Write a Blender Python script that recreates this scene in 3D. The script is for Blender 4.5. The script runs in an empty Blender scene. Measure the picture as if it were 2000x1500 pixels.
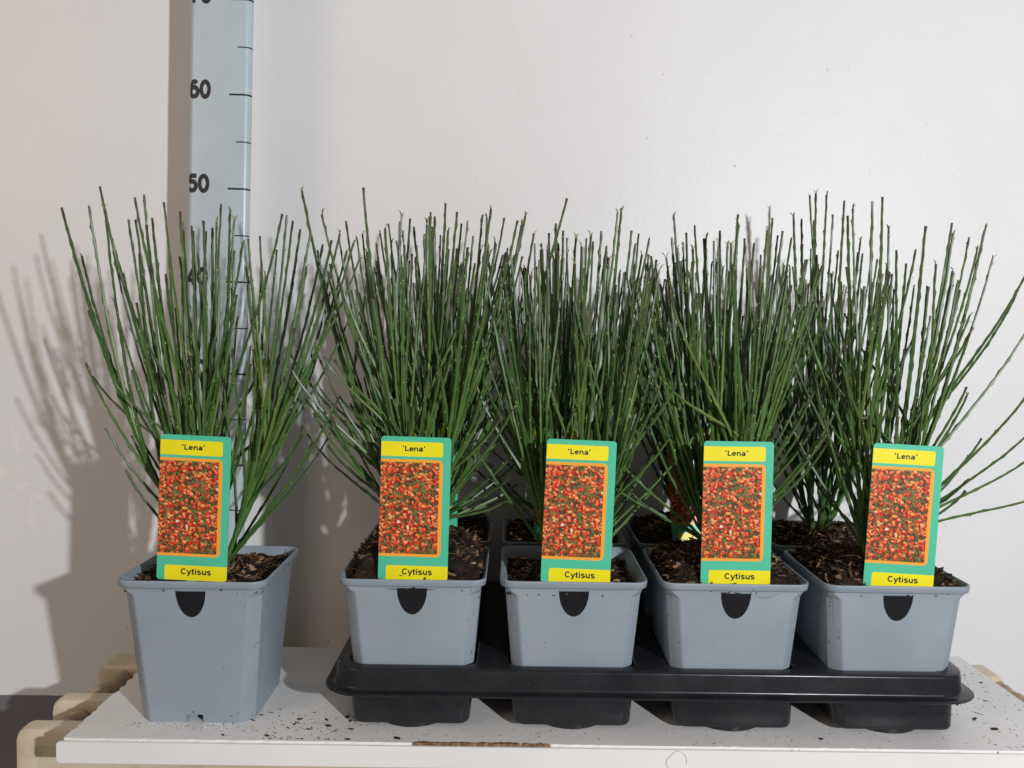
import bpy, bmesh, math, random
from mathutils import Vector, Matrix, noise
import numpy as np

S = 0.01                                   # every length below is written in centimetres
scene = bpy.context.scene
COL = scene.collection
R = math.radians

# ------------------------------------------------------------------ camera
cam = bpy.data.objects.new('camera', bpy.data.cameras.new('camera'))
COL.objects.link(cam)
cam.data.sensor_width = 36.0
cam.data.lens = 36.0 * 1683.05 / 2000.0
cam.data.clip_start = 0.02
cam.data.clip_end = 50.0
cam.matrix_world = Matrix.Translation((0, 0, 34.016 * S)) @ Matrix.Rotation(R(90 - 3.083), 4, 'X') @ Matrix.Rotation(R(0.774), 4, 'Z')
scene.camera = cam

# ------------------------------------------------------------------ light: dim room, cool lamp on the right, warm lamp on the left
world = bpy.data.worlds.new('World')
scene.world = world
world.use_nodes = True
bg = world.node_tree.nodes['Background']
bg.inputs['Color'].default_value = (1.0, 0.90, 0.82, 1)
bg.inputs['Strength'].default_value = 0.205

def lamp(name, loc, power, colour, radius):
    d = bpy.data.lights.new(name, 'POINT')
    d.energy = power
    d.color = colour
    d.shadow_soft_size = radius
    o = bpy.data.objects.new(name, d)
    o.location = [c * S for c in loc]
    COL.objects.link(o)
    return o
lamp('work_lamp', (86.5, -76, 61.6), 114, (0.915, 0.95, 1.0), 0.022)
lamp('room_lamp', (-166, -65, 105), 32, (1.0, 0.80, 0.62), 0.40)

vs = scene.view_settings
scene.display_settings.display_device = 'sRGB'
vs.view_transform = 'Standard'
vs.look = 'None'
vs.exposure = 0.0
vs.gamma = 1.0
vs.use_curve_mapping = False
scene.render.engine = 'CYCLES'

# ------------------------------------------------------------------ helpers
def lin(r, g, b):
    f = lambda c: ((c / 255 + 0.055) / 1.055) ** 2.4 if c / 255 > 0.04045 else c / 255 / 12.92
    return (f(r), f(g), f(b), 1)

def tag(o, label=None, cat=None, group=None, kind=None):
    if label: o['label'] = label
    if cat: o['category'] = cat
    if group: o['group'] = group
    if kind: o['kind'] = kind
    return o

def empty(name, loc=(0, 0, 0), rot=(0, 0, 0)):
    o = bpy.data.objects.new(name, None)
    o.empty_display_size = 0.02
    o.location = [c * S for c in loc]
    o.rotation_euler = rot
    COL.objects.link(o)
    return o

def link(name, me, parent=None, loc=(0, 0, 0), rot=(0, 0, 0)):
    o = bpy.data.objects.new(name, me)
    o.location = [c * S for c in loc]
    o.rotation_euler = rot
    COL.objects.link(o)
    o.parent = parent
    return o

def mesh(name, verts, faces, mats, smooth=False, idx=None, recalc=True, cols=None, bevel=0):
    me = bpy.data.meshes.new(name)
    me.from_pydata([(v[0] * S, v[1] * S, v[2] * S) for v in verts], [], faces)
    if not isinstance(mats, (list, tuple)): mats = [mats]
    for m in mats: me.materials.append(m)
    if idx: me.polygons.foreach_set('material_index', idx)
    if recalc or bevel:
        bm = bmesh.new(); bm.from_mesh(me)
        if bevel:
            bmesh.ops.bevel(bm, geom=bm.edges[:], offset=bevel * S, segments=2, affect='EDGES', profile=0.6)
        bmesh.ops.recalc_face_normals(bm, faces=bm.faces[:])
        bm.to_mesh(me); bm.free()
    if cols is not None:
        a = me.color_attributes.new('tint', 'FLOAT_COLOR', 'POINT')
        a.data.foreach_set('color', np.asarray(cols, dtype=np.float32).ravel())
    if smooth is True:
        me.polygons.foreach_set('use_smooth', [True] * len(me.polygons))
    elif smooth:
        me.polygons.foreach_set('use_smooth', [True] * len(me.polygons))
        me.set_sharp_from_angle(angle=R(smooth))
    me.update()
    return me

def rrect(hx, hy, r, z, n=6, cx=0, cy=0):
    """rounded rectangle ring, counter-clockwise from the lower right corner"""
    pts = []
    for sx, sy, a0 in ((1, -1, -90), (1, 1, 0), (-1, 1, 90), (-1, -1, 180)):
        for k in range(n + 1):
            a = R(a0 + 90 * k / n)
            pts.append((cx + sx * (hx - r) + r * math.cos(a), cy + sy * (hy - r) + r * math.sin(a), z))
    return pts

def loft(rings, closed=True, cap0=False, cap1=False):
    n = len(rings[0]); V = []; F = []
    for r in rings: V += r
    for i in range(len(rings) - 1):
        for j in range(n if closed else n - 1):
            k = (j + 1) % n
            F.append((i * n + j, i * n + k, (i + 1) * n + k, (i + 1) * n + j))
    if cap0: F.append(tuple(range(n - 1, -1, -1)))
    if cap1: F.append(tuple(range((len(rings) - 1) * n, len(rings) * n)))
    return V, F

def box(x0, x1, y0, y1, z0, z1):
    V = [(x, y, z) for z in (z0, z1) for y in (y0, y1) for x in (x0, x1)]
    return V, [(0, 2, 3, 1), (4, 5, 7, 6), (0, 1, 5, 4), (2, 6, 7, 3), (0, 4, 6, 2), (1, 3, 7, 5)]

def join(parts):
    V = []; F = []
    for v, f in parts:
        o = len(V); V += v; F += [tuple(i + o for i in q) for q in f]
    return V, F

# ------------------------------------------------------------------ materials
class NT:
    def __init__(self, name):
        self.m = bpy.data.materials.new(name); self.m.use_nodes = True
        self.t = self.m.node_tree; self.n = self.t.nodes; self.l = self.t.links
        self.b = self.n['Principled BSDF']
    def node(self, typ, ins=None, **kw):
        o = self.n.new(typ)
        for k, v in kw.items(): setattr(o, k, v)
        for k, v in (ins or {}).items():
            if hasattr(v, 'is_linked') or hasattr(v, 'links'): self.l.new(v, o.inputs[k])
            else: o.inputs[k].default_value = v
        return o
    def coord(self, what='Object', randomise=False):
        c = self.node('ShaderNodeTexCoord').outputs[what]
        if randomise:
            r = self.node('ShaderNodeObjectInfo').outputs['Random']
            c = self.node('ShaderNodeVectorMath', {0: c, 1: self.node('ShaderNodeVectorMath', {0: (3.1, 5.7, 2.3), 3: r}, operation='SCALE').outputs[0]}, operation='ADD').outputs[0]
        return c
    def noise(self, vec, scale, detail=3, rough=0.55):
        return self.node('ShaderNodeTexNoise', {'Vector': vec, 'Scale': scale, 'Detail': detail, 'Roughness': rough}).outputs['Fac']
    def ramp(self, fac, stops):
        o = self.node('ShaderNodeValToRGB', {'Fac': fac}); e = o.color_ramp.elements
        while len(e) < len(stops): e.new(0.5)
        for q, (p, c) in zip(e, stops):
            q.position = p; q.color = c if len(c) == 4 else (*c, 1)
        return o.outputs['Color']
    def mask(self, fac, a, b):
        return self.node('ShaderNodeMapRange', {'Value': fac, 'From Min': a, 'From Max': b}).outputs['Result']
    def mix(self, fac, a, b):
        o = self.node('ShaderNodeMix', data_type='RGBA')
        for s, v in ((0, fac), (6, a), (7, b)):
            if hasattr(v, 'links'): self.l.new(v, o.inputs[s])
            else: o.inputs[s].default_value = v
        return o.outputs[2]
    def math(self, op, a, b=0.0):
        o = self.node('ShaderNodeMath', {0: a, 1: b}, operation=op); return o.outputs[0]
    def bump(self, h, strength, dist=0.001):
        o = self.node('ShaderNodeBump', {'Height': h, 'Strength': strength, 'Distance': dist})
        self.l.new(o.outputs[0], self.b.inputs['Normal'])
    def out(self, col=None, rough=0.5, spec=0.5):
        if col is not None:
            if hasattr(col, 'links'): self.l.new(col, self.b.inputs['Base Color'])
            else: self.b.inputs['Base Color'].default_value = col
        if hasattr(rough, 'links'): self.l.new(rough, self.b.inputs['Roughness'])
        else: self.b.inputs['Roughness'].default_value = rough
        self.b.inputs['Specular IOR Level'].default_value = spec
        return self.m

def m_wall():
    t = NT('painted_plaster'); c = t.coord('Object')
    sep = t.node('ShaderNodeSeparateXYZ', {0: c})
    big = t.noise(c, 3.0, 4)
    white = t.ramp(big, [(0.3, (0.73, 0.71, 0.70)), (0.7, (0.79, 0.775, 0.77))])
    # stains and specks of dirt
    specks = t.mask(t.noise(c, 95, 2), 0.735, 0.765)
    white = t.mix(t.math('MULTIPLY', specks, 0.5), white, (0.30, 0.27, 0.24, 1))
    # scuffed paint low on the left and fine scratches
    d = t.node('ShaderNodeVectorMath', {0: c, 1: (-0.585, 0.0, 0.162)}, operation='DISTANCE').outputs['Value']
    flake = t.math('MULTIPLY', t.mask(d, 0.085, 0.03), t.mask(t.noise(c, 60, 3), 0.55, 0.60))
    white = t.mix(t.math('MULTIPLY', flake, 0.55), white, (0.90, 0.80, 0.77, 1))
    edge = t.math('ADD', sep.outputs['Z'], t.math('MULTIPLY', t.math('SUBTRACT', t.noise(c, 40, 2), 0.5), 0.002))
    grey = t.ramp(t.noise(c, 30, 4), [(0.3, (0.15, 0.14, 0.155)), (0.7, (0.19, 0.18, 0.195))])
    col = t.mix(t.mask(edge, -0.0998, -0.0990), grey, white)
    h = t.math('ADD', t.noise(c, 160, 4), t.math('MULTIPLY', t.noise(c, 18, 3), 2.0))
    t.bump(h, 0.13, 0.002)
    return t.out(col, 0.45, 0.4)

def m_board():
    t = NT('white_melamine'); c = t.coord('Object')
    sep = t.node('ShaderNodeSeparateXYZ', {0: c})
    white = t.ramp(t.noise(c, 9, 4), [(0.3, (0.77, 0.755, 0.735)), (0.7, (0.83, 0.815, 0.80))])
    dirt = t.mask(t.noise(c, 420, 2, 0.7), 0.70, 0.76)
    zone = t.mask(t.noise(c, 14, 2), 0.42, 0.62)
    white = t.mix(t.math('MULTIPLY', t.math('MULTIPLY', dirt, zone), 0.75), white, (0.07, 0.05, 0.035, 1))
    smear = t.math('MULTIPLY', t.mask(t.noise(c, 22, 5, 0.7), 0.55, 0.75), 0.18)
    white = t.mix(smear, white, (0.42, 0.36, 0.30, 1))
    # chipped front edge with the brown chipboard showing
    y = t.math('SUBTRACT', sep.outputs['Y'], 0.0)
    wob = t.math('MULTIPLY', t.math('SUBTRACT', t.noise(c, 130, 4, 0.7), 0.5), 0.012)
    run = t.math('MULTIPLY', t.mask(sep.outputs['X'], 0.285, 0.30), t.mask(sep.outputs['X'], 0.425, 0.40))
    lim = t.math('SUBTRACT', t.math('MULTIPLY', run, 0.0042), 0.0022)
    chip = t.mask(t.math('SUBTRACT', t.math('ADD', y, wob), lim), 0.0006, 0.0)
    brown = t.ramp(t.noise(c, 300, 3), [(0.35, (0.10, 0.055, 0.03)), (0.65, (0.30, 0.19, 0.11))])
    col = t.mix(chip, white, brown)
    t.bump(t.math('ADD', t.noise(c, 60, 3), t.math('MULTIPLY', dirt, 0.3)), 0.12, 0.001)
    return t.out(col, 0.38, 0.45)

def m_strip():
    t = NT('white_edge_strip'); c = t.coord('Object')
    white = t.ramp(t.noise(c, 7, 4), [(0.3, (0.74, 0.715, 0.69)), (0.7, (0.81, 0.79, 0.765))])
    scr = t.mask(t.noise(t.node('ShaderNodeMapping', {'Vector': c, 'Scale': (60, 60, 240)}).outputs[0], 1.3, 4, 0.7), 0.68, 0.76)
    col = t.mix(t.math('MULTIPLY', scr, 0.4), white, (0.40, 0.32, 0.25, 1))
    t.bump(t.noise(c, 50, 3), 0.1, 0.001)
    return t.out(col, 0.42, 0.4)

def m_pot():
    t = NT('grey_pot_plastic'); c = t.coord('Object', True); c0 = t.coord('Object')
    sep = t.node('ShaderNodeSeparateXYZ', {0: c0})
    col = t.ramp(t.noise(c, 16, 4), [(0.3, (0.245, 0.285, 0.325)), (0.7, (0.285, 0.325, 0.365))])
    z = sep.outputs['Z']; ax = t.math('ABSOLUTE', sep.outputs['X'])
    near = t.math('MAXIMUM', t.mask(ax, 0.034, 0.056), t.mask(z, 0.022, 0.002))
    thr = t.math('SUBTRACT', 0.735, t.math('MULTIPLY', near, 0.085))
    f = t.noise(t.node('ShaderNodeMapping', {'Vector': c, 'Scale': (1, 1, 0.7)}).outputs[0], 330, 3, 0.6)
    fleck = t.mask(t.math('SUBTRACT', f, thr), 0.0, 0.02)
    col = t.mix(t.math('MULTIPLY', fleck, 0.9), col, (0.022, 0.016, 0.012, 1))
    dust = t.math('MULTIPLY', t.mask(t.noise(c, 40, 5, 0.7), 0.5, 0.8), 0.22)
    col = t.mix(dust, col, (0.33, 0.33, 0.32, 1))
    t.bump(t.math('ADD', t.noise(c, 900, 2), t.math('MULTIPLY', t.noise(c, 35, 2), 1.5)), 0.10, 0.0006)
    return t.out(col, t.node('ShaderNodeMapRange', {'Value': t.noise(c, 25, 3), 'To Min': 0.38, 'To Max': 0.55}).outputs[0], 0.4)

def m_simple(name, col, rough=0.5, spec=0.5, var=0.15, scale=60, bump=0.0, dist=0.001):
    t = NT(name); c = t.coord('Object', True)
    lo = tuple(x * (1 - var) for x in col[:3]); hi = tuple(min(1, x * (1 + var)) for x in col[:3])
    k = t.ramp(t.noise(c, scale, 3), [(0.3, lo), (0.7, hi)])
    if bump: t.bump(t.noise(c, scale * 3, 3), bump, dist)
    return t.out(k, rough, spec)

def m_tray():
    t = NT('black_tray_plastic'); c = t.coord('Object', True)
    col = t.ramp(t.noise(c, 25, 4), [(0.3, (0.010, 0.010, 0.013)), (0.7, (0.018, 0.018, 0.022))])
    dust = t.mask(t.noise(c, 420, 3, 0.65), 0.69, 0.76)
    col = t.mix(t.math('MULTIPLY', dust, 0.55), col, (0.20, 0.15, 0.11, 1))
    film = t.math('MULTIPLY', t.mask(t.noise(c, 30, 5, 0.7), 0.45, 0.8), 0.05)
    col = t.mix(film, col, (0.16, 0.14, 0.125, 1))
    t.bump(t.noise(c, 70, 3), 0.10, 0.0008)
    return t.out(col, t.node('ShaderNodeMapRange', {'Value': t.noise(c, 45, 4), 'From Min': 0.3, 'From Max': 0.7, 'To Min': 0.20, 'To Max': 0.32}).outputs[0], 0.36)

def m_soil():
    t = NT('dark_potting_soil'); c = t.coord('Object', True)
    col = t.ramp(t.noise(c, 190, 5, 0.7), [(0.32, (0.006, 0.004, 0.003)), (0.5, (0.018, 0.010, 0.006)), (0.72, (0.055, 0.030, 0.017))])
    t.bump(t.noise(c, 260, 5, 0.7), 0.9, 0.003)
    return t.out(col, 0.85, 0.25)

def m_tint(name, rough=0.8, spec=0.2, bump=0.0, scale=500):
    t = NT(name)
    a = t.node('ShaderNodeAttribute', attribute_name='tint').outputs['Color']
    if bump:
        c = t.coord('Object')
        k = t.ramp(t.noise(c, scale, 3), [(0.3, (0.6, 0.6, 0.6)), (0.7, (1.25, 1.25, 1.25))])
        a = t.node('ShaderNodeMix', data_type='RGBA', blend_type='MULTIPLY')
        t.l.new(t.n['Attribute'].outputs['Color'], a.inputs[6]); t.l.new(k, a.inputs[7]); a.inputs[0].default_value = 1.0
        a = a.outputs[2]
        t.bump(t.noise(c, scale, 3), bump, 0.0008)
    return t.out(a, rough, spec)

def m_stem():
    t = NT('green_broom_stem'); c = t.coord('Object')
    rnd = t.node('ShaderNodeObjectInfo').outputs['Random']
    a = t.node('ShaderNodeAttribute', attribute_name='tint').outputs['Color']
    u = t.node('ShaderNodeSeparateColor', {0: a}).outputs[0]
    base = t.ramp(rnd, [(0.0, (0.036, 0.090, 0.018)), (0.45, (0.056, 0.130, 0.026)), (0.85, (0.085, 0.170, 0.034)), (1.0, (0.15, 0.22, 0.05))])
    young = t.ramp(rnd, [(0.0, (0.042, 0.078, 0.026)), (1.0, (0.075, 0.120, 0.038))])
    col = t.mix(t.mask(u, 0.45, 0.95), base, young)
    col = t.mix(t.math('MULTIPLY', t.mask(t.noise(c, 220, 3), 0.45, 0.75), 0.45), col, (0.10, 0.16, 0.05, 1))
    col = t.mix(t.math('MULTIPLY', t.mask(u, 0.955, 0.985), 0.8), col, (0.055, 0.038, 0.026, 1))
    col = t.mix(t.math('MULTIPLY', t.mask(u, 0.10, 0.0), 0.6), col, (0.13, 0.14, 0.06, 1))
    t.bump(t.noise(c, 600, 2), 0.15, 0.0005)
    return t.out(col, 0.42, 0.45)

def m_radiator():
    t = NT('cream_enamel'); c = t.coord('Object', True)
    col = t.ramp(t.noise(c, 12, 4), [(0.3, (0.56, 0.45, 0.32)), (0.7, (0.66, 0.56, 0.43))])
    grime = t.math('MULTIPLY', t.mask(t.noise(c, 35, 5, 0.7), 0.52, 0.8), 0.5)
    col = t.mix(grime, col, (0.36, 0.24, 0.12, 1))
    t.bump(t.noise(c, 60, 3), 0.2, 0.001)
    return t.out(col, 0.35, 0.5)

M = dict(
    wall=m_wall(), board=m_board(), strip=m_strip(), pot=m_pot(), tray=m_tray(), soil=m_soil(),
    chips=m_tint('bark_chips', 0.75, 0.25, 0.5, 700), photo=m_tint('printed_flower_photo', 0.3, 0.4), stem=m_stem(), radiator=m_radiator(),
    bud=m_simple('pale_bud', (0.26, 0.36, 0.08), 0.6, 0.3, 0.3),
    leaf=m_simple('young_leaf', (0.17, 0.22, 0.06), 0.55, 0.3, 0.3),
    slot=m_simple('black_slot', (0.010, 0.010, 0.012), 0.65, 0.15),
    rule=m_simple('pale_blue_rule', (0.46, 0.53, 0.57), 0.33, 0.5, 0.05, 20, 0.08),
    ink=m_simple('black_print', (0.018, 0.017, 0.018), 0.4, 0.4, 0.2),
    green=m_simple('teal_green_card', (0.075, 0.49, 0.30), 0.3, 0.45, 0.05, 30),
    yellow=m_simple('yellow_print', (0.82, 0.70, 0.012), 0.3, 0.4, 0.04, 30),
    orange=m_simple('orange_print', (0.88, 0.36, 0.035), 0.3, 0.4, 0.04, 30),
    white=m_simple('white_card_edge', (0.75, 0.78, 0.76), 0.4, 0.4, 0.05),
    pipe=m_simple('brown_wrapped_pipe', (0.46, 0.34, 0.23), 0.6, 0.3, 0.3, 60, 0.3),
    thread=m_simple('dark_thread', (0.09, 0.06, 0.045), 0.7, 0.2),
)

# ------------------------------------------------------------------ the setting: wall
WY = 102.0
v, f = box(-220, 220, 0, 8, -80, 190)
wall = link('wall', mesh('wall', v, f, M['wall']), loc=(0, WY, 0))
tag(wall, 'white painted wall with grey painted base behind the plants', None, None, 'structure')

# ------------------------------------------------------------------ radiator the board lies on
rad = empty('radiator', (4.7, 84, -30))
tag(rad, 'cream enamelled panel radiator carrying the white board', 'radiator')
def radiator_panel(y):
    hx, hz = 49.5, 14.0
    cyc = lambda ex, dep, r: [(p[0], dep, p[1]) for p in rrect(hx - ex, hz - ex, r, 0, 5)]
    V, F = loft([cyc(0.5, 2.2, 0.9), cyc(0, 1.7, 1.2), cyc(0, 0.5, 1.2), cyc(0.15, 0.15, 1.1), cyc(0.5, 0, 0.9), cyc(1.55, 0, 0.6), cyc(1.75, 0.12, 0.6), cyc(1.95, 0.3, 0.5)], cap0=True, cap1=True)
    return link('panel', mesh('panel', V, F, M['radiator'], smooth=40), rad, (0, y - 84, 14.0 - 0.0))
for y in (76.4, 82.6, 91.8):
    panel = radiator_panel(y)
    if y > 90: panel.scale.y = 1.9
def coil(y0, y1, x, z, seed):
    rnd = random.Random(seed); rings = []; n = 44
    for i in range(n + 1):
        t = i / n; y = y0 + (y1 - y0) * t
        ring = []
        for k in range(14):
            a = 2 * math.pi * k / 14
            r = 0.95 + 0.05 * math.sin(a + t * 9) + 0.10 * (((t * 3.2 + a / 6.2832) % 1.0) ** 2)
            ring.append((x + r * math.cos(a), y, z + 0.25 * math.sin(t * 6) + r * math.sin(a)))
        rings.append(ring)
    V, F = loft(rings, cap0=True, cap1=True)
    return mesh('connecting_pipe', V, F, M['pipe'], smooth=True)
for x in (-46.6, 48.6):
    link('connecting_pipe', coil(-6.0, -1.2, x, 26.4, 3), rad)
    link('connecting_pipe', coil(0.2, 8.0, x, 26.6, 4), rad)
for x in (-25, 25):
    v, f = box(x - 1.5, x + 1.5, 9.5, WY - 84 + 0.3, 8, 11)
    link('wall_bracket', mesh('wall_bracket', v, f, M['radiator']), rad)

# ------------------------------------------------------------------ white board
board = empty('shelf_board', (-37.2, 70.4, -2))
tag(board, 'long white melamine board with a chipped front edge, lying on the radiator', 'board')
def board_top():
    rnd = random.Random(8); W, D = 86.3, 21.7
    n = 150; V = []; F = []
    edge = [(W * i / n, 0.0 + (rnd.random() < 0.25) * rnd.uniform(0, 0.10), 0) for i in range(n + 1)]
    edge += [(W + (rnd.random() < 0.3) * rnd.uniform(-0.15, 0), D * i / 30, 0) for i in range(1, 31)]
    edge += [(W - W * i / 20, D, 0) for i in range(1, 21)]
    edge += [((rnd.random() < 0.35) * rnd.uniform(0, 0.28) + 0.0, D - D * i / 44, 0) for i in range(1, 44)]
    m = len(edge)
    top = [(x, y, 2.0) for x, y, z in edge]; low = [(x, y, 0.0) for x, y, z in edge]
    V, F = loft([low, top], cap0=True, cap1=True)
    return mesh('board_top', V, F, M['board'])
link('board_top', board_top(), board, (0, 0.10, 0))
def edge_strip():
    V, F = loft([[(p[0] + 43.0, y, p[1] + 0.92) for p in rrect(43.45, 0.90, 0.28, 0, 4)] for y in (0.0, -0.22)], cap0=True, cap1=True)
    return mesh('edge_strip', V, F, M['strip'], bevel=0)
link('edge_strip', edge_strip(), board, (0, 0.0, 0))

# ------------------------------------------------------------------ measuring rule
HW, TH_ = 3.35, 0.7
def rule_xy(u, off=0.0):
    """arc-length position across the front of the rule, 0 in the middle"""
    flat = HW - TH_; s = 1 if u >= 0 else -1; a = abs(u)
    bow = 0.0
    if a <= flat: return (u, -TH_ - off)
    t = min((a - flat) / TH_, math.pi * 0.9)
    return (s * (flat + (TH_ + off) * math.sin(t)), -(TH_ + off) * math.cos(t))
rule = empty('measuring_rule', (-33.16, 94.7, -2), (0, R(1.22), R(-2.0)))
tag(rule, 'tall pale blue measuring rule with black numerals behind the single pot', 'ruler')
prof = [(HW - TH_ + TH_ * math.sin(R(a)), -TH_ * math.cos(R(a))) for a in range(0, 181, 15)]
prof += [(-x, y) for x, y in reversed(prof)]
V, F = loft([[(x, y, z) for x, y in prof] for z in (0.0, 0.15, 96.0)], cap0=True, cap1=True)
link('bar', mesh('bar', V, F, M['rule'], smooth=30), rule)

def arc(cx, cy, rx, ry, a0, a1, n=14):
    return [(cx + rx * math.cos(R(a0 + (a1 - a0) * k / n)), cy + ry * math.sin(R(a0 + (a1 - a0) * k / n))) for k in range(n + 1)]
GLYPHS = {   # advance width, centre lines of the strokes of a bold grotesque
    '0': (.58, [arc(.29, .36, .205, .30, 0, 360, 28)]),
    '1': (.58, [[(.34, 0), (.34, .72)], [(.34, .62), (.12, .50)]]),
    '2': (.58, [arc(.29, .47, .19, .19, 165, -35) + [(.12, .11), (.10, .06)], [(.06, .06), (.52, .06)]]),
    '3': (.58, [arc(.28, .50, .17, .16, 160, -90), arc(.28, .20, .20, .14, 90, -160)]),
    '4': (.58, [[(.40, 0), (.40, .72)], [(.40, .68), (.07, .22)], [(.03, .205), (.54, .205)]]),
    '5': (.58, [[(.50, .66), (.16, .66)], [(.17, .70), (.125, .36)], arc(.28, .245, .20, .185, 140, -155)]),
    '6': (.58, [arc(.29, .245, .20, .185, 0, 360, 24), arc(.31, .30, .22, .36, 185, 55)]),
    '7': (.58, [[(.06, .66), (.52, .66)], [(.50, .66), (.33, .38), (.24, 0)]]),
    '8': (.58, [arc(.29, .525, .17, .135, 0, 360, 24), arc(.29, .215, .20, .155, 0, 360, 24)]),
    '9': (.58, [arc(.29, .475, .20, .185, 0, 360, 24), arc(.27, .42, .22, .36, 5, -125)]),
    'L': (.56, [[(.13, 0), (.13, .72)], [(.07, .06), (.53, .06)]]),
    'C': (.72, [arc(.37, .36, .265, .30, 42, 318, 22)]),
    'e': (.57, [arc(.285, .26, .195, .205, 0, 318, 22), [(.10, .265), (.47, .265)]]),
    'n': (.60, [[(.12, 0), (.12, .52)], arc(.30, .30, .175, .165, 170, 0) + [(.475, 0)]]),
    'a': (.57, [arc(.27, .33, .17, .135, 160, 0) + [(.44, .12), (.475, 0)], arc(.24, .145, .145, .095, 60, 400, 18), [(.30, .27), (.44, .30)]]),
    'y': (.54, [[(.05, .52), (.28, .04)], [(.49, .52), (.28, .0), (.20, -.13), (.08, -.15)]]),
    't': (.36, [[(.17, .68), (.17, .12)] + arc(.26, .12, .09, .07, 180, 280, 6) + [(.33, .055)], [(.03, .465), (.32, .465)]]),
    'i': (.28, [[(.14, 0), (.14, .52)], [(.14, .60), (.14, .72)]]),
    's': (.54, [arc(.27, .375, .165, .10, 25, 260, 12) + arc(.27, .15, .175, .105, 80, -160, 14)]),
    'u': (.60, [[(.12, .52), (.12, .22)] + arc(.295, .22, .175, .165, 180, 350), [(.475, .52), (.475, 0)]]),
    '\u2018': (.28, [[(.17, .72), (.10, .60), (.13, .52)]]),
    '\u2019': (.28, [[(.13, .72), (.17, .64), (.10, .52)]]),
}
def text_mesh(txt, weight=0.125):
    V = []; F = []; x = 0.0
    for ch in txt:
        adv, strokes = GLYPHS[ch]
        for st in strokes:
            P = [Vector((a + x, b)) for a, b in st]; s0 = len(V); n = len(P)
            ring = (P[0] - P[-1]).length < 1e-4
            for k in range(n):
                d0 = (P[k] - P[k - 1]).normalized() if k else ((P[0] - P[-2]).normalized() if ring else (P[1] - P[0]).normalized())
                d1 = (P[k + 1] - P[k]).normalized() if k < n - 1 else ((P[1] - P[0]).normalized() if ring else d0)
                d = (d0 + d1).normalized(); nn = Vector((-d.y, d.x)) * (weight / 2 / max(0.5, d.dot(d0)))
                V += [tuple(P[k] + nn), tuple(P[k] - nn)]
            for k in range(n - 1): F.append((s0 + 2 * k + 1, s0 + 2 * k + 3, s0 + 2 * k + 2, s0 + 2 * k))
        x += adv
    x0 = min(p[0] for p in V); x1 = max(p[0] for p in V); y0 = min(p[1] for p in V); y1 = max(p[1] for p in V)
    return [((p[0] - x0) / (x1 - x0), (p[1] - y0) / (y1 - y0)) for p in V], F

def cut_to_rows(V, F):   # text faces come as n-gons: triangulate and subdivide so that they can bend round the edge
    me = bpy.data.meshes.new('t'); me.from_pydata([(a, b, 0) for a, b in V], [], F)
    bm = bmesh.new(); bm.from_mesh(me)
    for k in range(1, 16):
        g = bm.verts[:] + bm.edges[:] + bm.faces[:]
        bmesh.ops.bisect_plane(bm, geom=g, plane_co=(k / 16, 0, 0), plane_no=(1, 0, 0))
    bmesh.ops.triangulate(bm, faces=bm.faces[:])
    V2 = [(p.co.x, p.co.y) for p in bm.verts]; bm.verts.index_update()
    F2 = [tuple(q.index for q in p.verts) for p in bm.faces]
    bm.free(); bpy.data.meshes.remove(me)
    return V2, F2
Z0 = 2.0 - 0.32
for val in range(10, 100, 10):
    V, F = cut_to_rows(*text_mesh(str(val), 0.19))
    w, h = 2.45, 2.08
    P = []
    for a, b in V:
        x, y = rule_xy(-HW + 0.02 + a * w + 0.02, 0.012)
        P.append((x, y, Z0 + val - 0.55 + b * h))
    link('numeral', mesh('numeral', P, F, M['ink'], recalc=False), rule)
def tick(val, u0, hh):
    P = []; n = 18; u1 = HW + 0.55
    for i in range(n + 1):
        u = u0 + (u1 - u0) * i / n
        x, y = rule_xy(u, 0.012)
        P += [(x, y, Z0 + val - hh), (x, y, Z0 + val + hh)]
    F = [(2 * i, 2 * i + 2, 2 * i + 3, 2 * i + 1) for i in range(n)]
    link('tick', mesh('tick', P, F, M['ink'], recalc=False), rule)
for val in range(5, 95, 5):
    tick(val, 1.15 if val % 10 == 0 else 1.95, 0.10 if val % 10 == 0 else 0.065)

# ------------------------------------------------------------------ nursery tray
TX, TY, PX, PY = -8.43, 79.48, 14.04, 14.13
HP = 6.44
tray = empty('nursery_tray', (TX + 1.5 * PX - 0.2, TY + PY / 2, 0))
tag(tray, 'shiny black plastic nursery tray holding eight potted plants', 'tray')
def tray_deck():
    n = 7
    prof = [(28.50, 3.30), (28.58, 3.36), (28.60, 3.43), (28.52, 3.49), (28.30, 3.52), (27.98, 3.54), (27.80, 3.60), (27.72, 3.70), (27.705, 3.80), (27.58, 5.12), (27.565, 5.21), (27.51, 5.31), (27.26, 5.36), (27.10, 5.40), (26.6, 5.41)]
    rings = [rrect(h, h - 13.8, 3.3 - (28.6 - h) * 0.7, z, n) for h, z in prof]
    V, F = loft(rings)
    base = (len(rings) - 1) * (4 * (n + 1)); outer = list(range(base, base + 4 * (n + 1)))
    loops = [[Vector(V[i]) for i in outer]]; ids = outer[:]
    for j in range(2):
        for i in range(4):
            h = rrect(5.72, 5.72, 1.2, 5.41, 4, cx=(i - 1.5) * PX + 0.2, cy=(j - 0.5) * PY)
            s = len(V); V += h; loops.append([Vector(p) for p in h]); ids += list(range(s, s + len(h)))
    from mathutils.geometry import tessellate_polygon
    for t in tessellate_polygon(loops): F.append(tuple(ids[k] for k in t))
    return mesh('deck', V, F, M['tray'], smooth=50)
link('deck', tray_deck(), tray)
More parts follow.
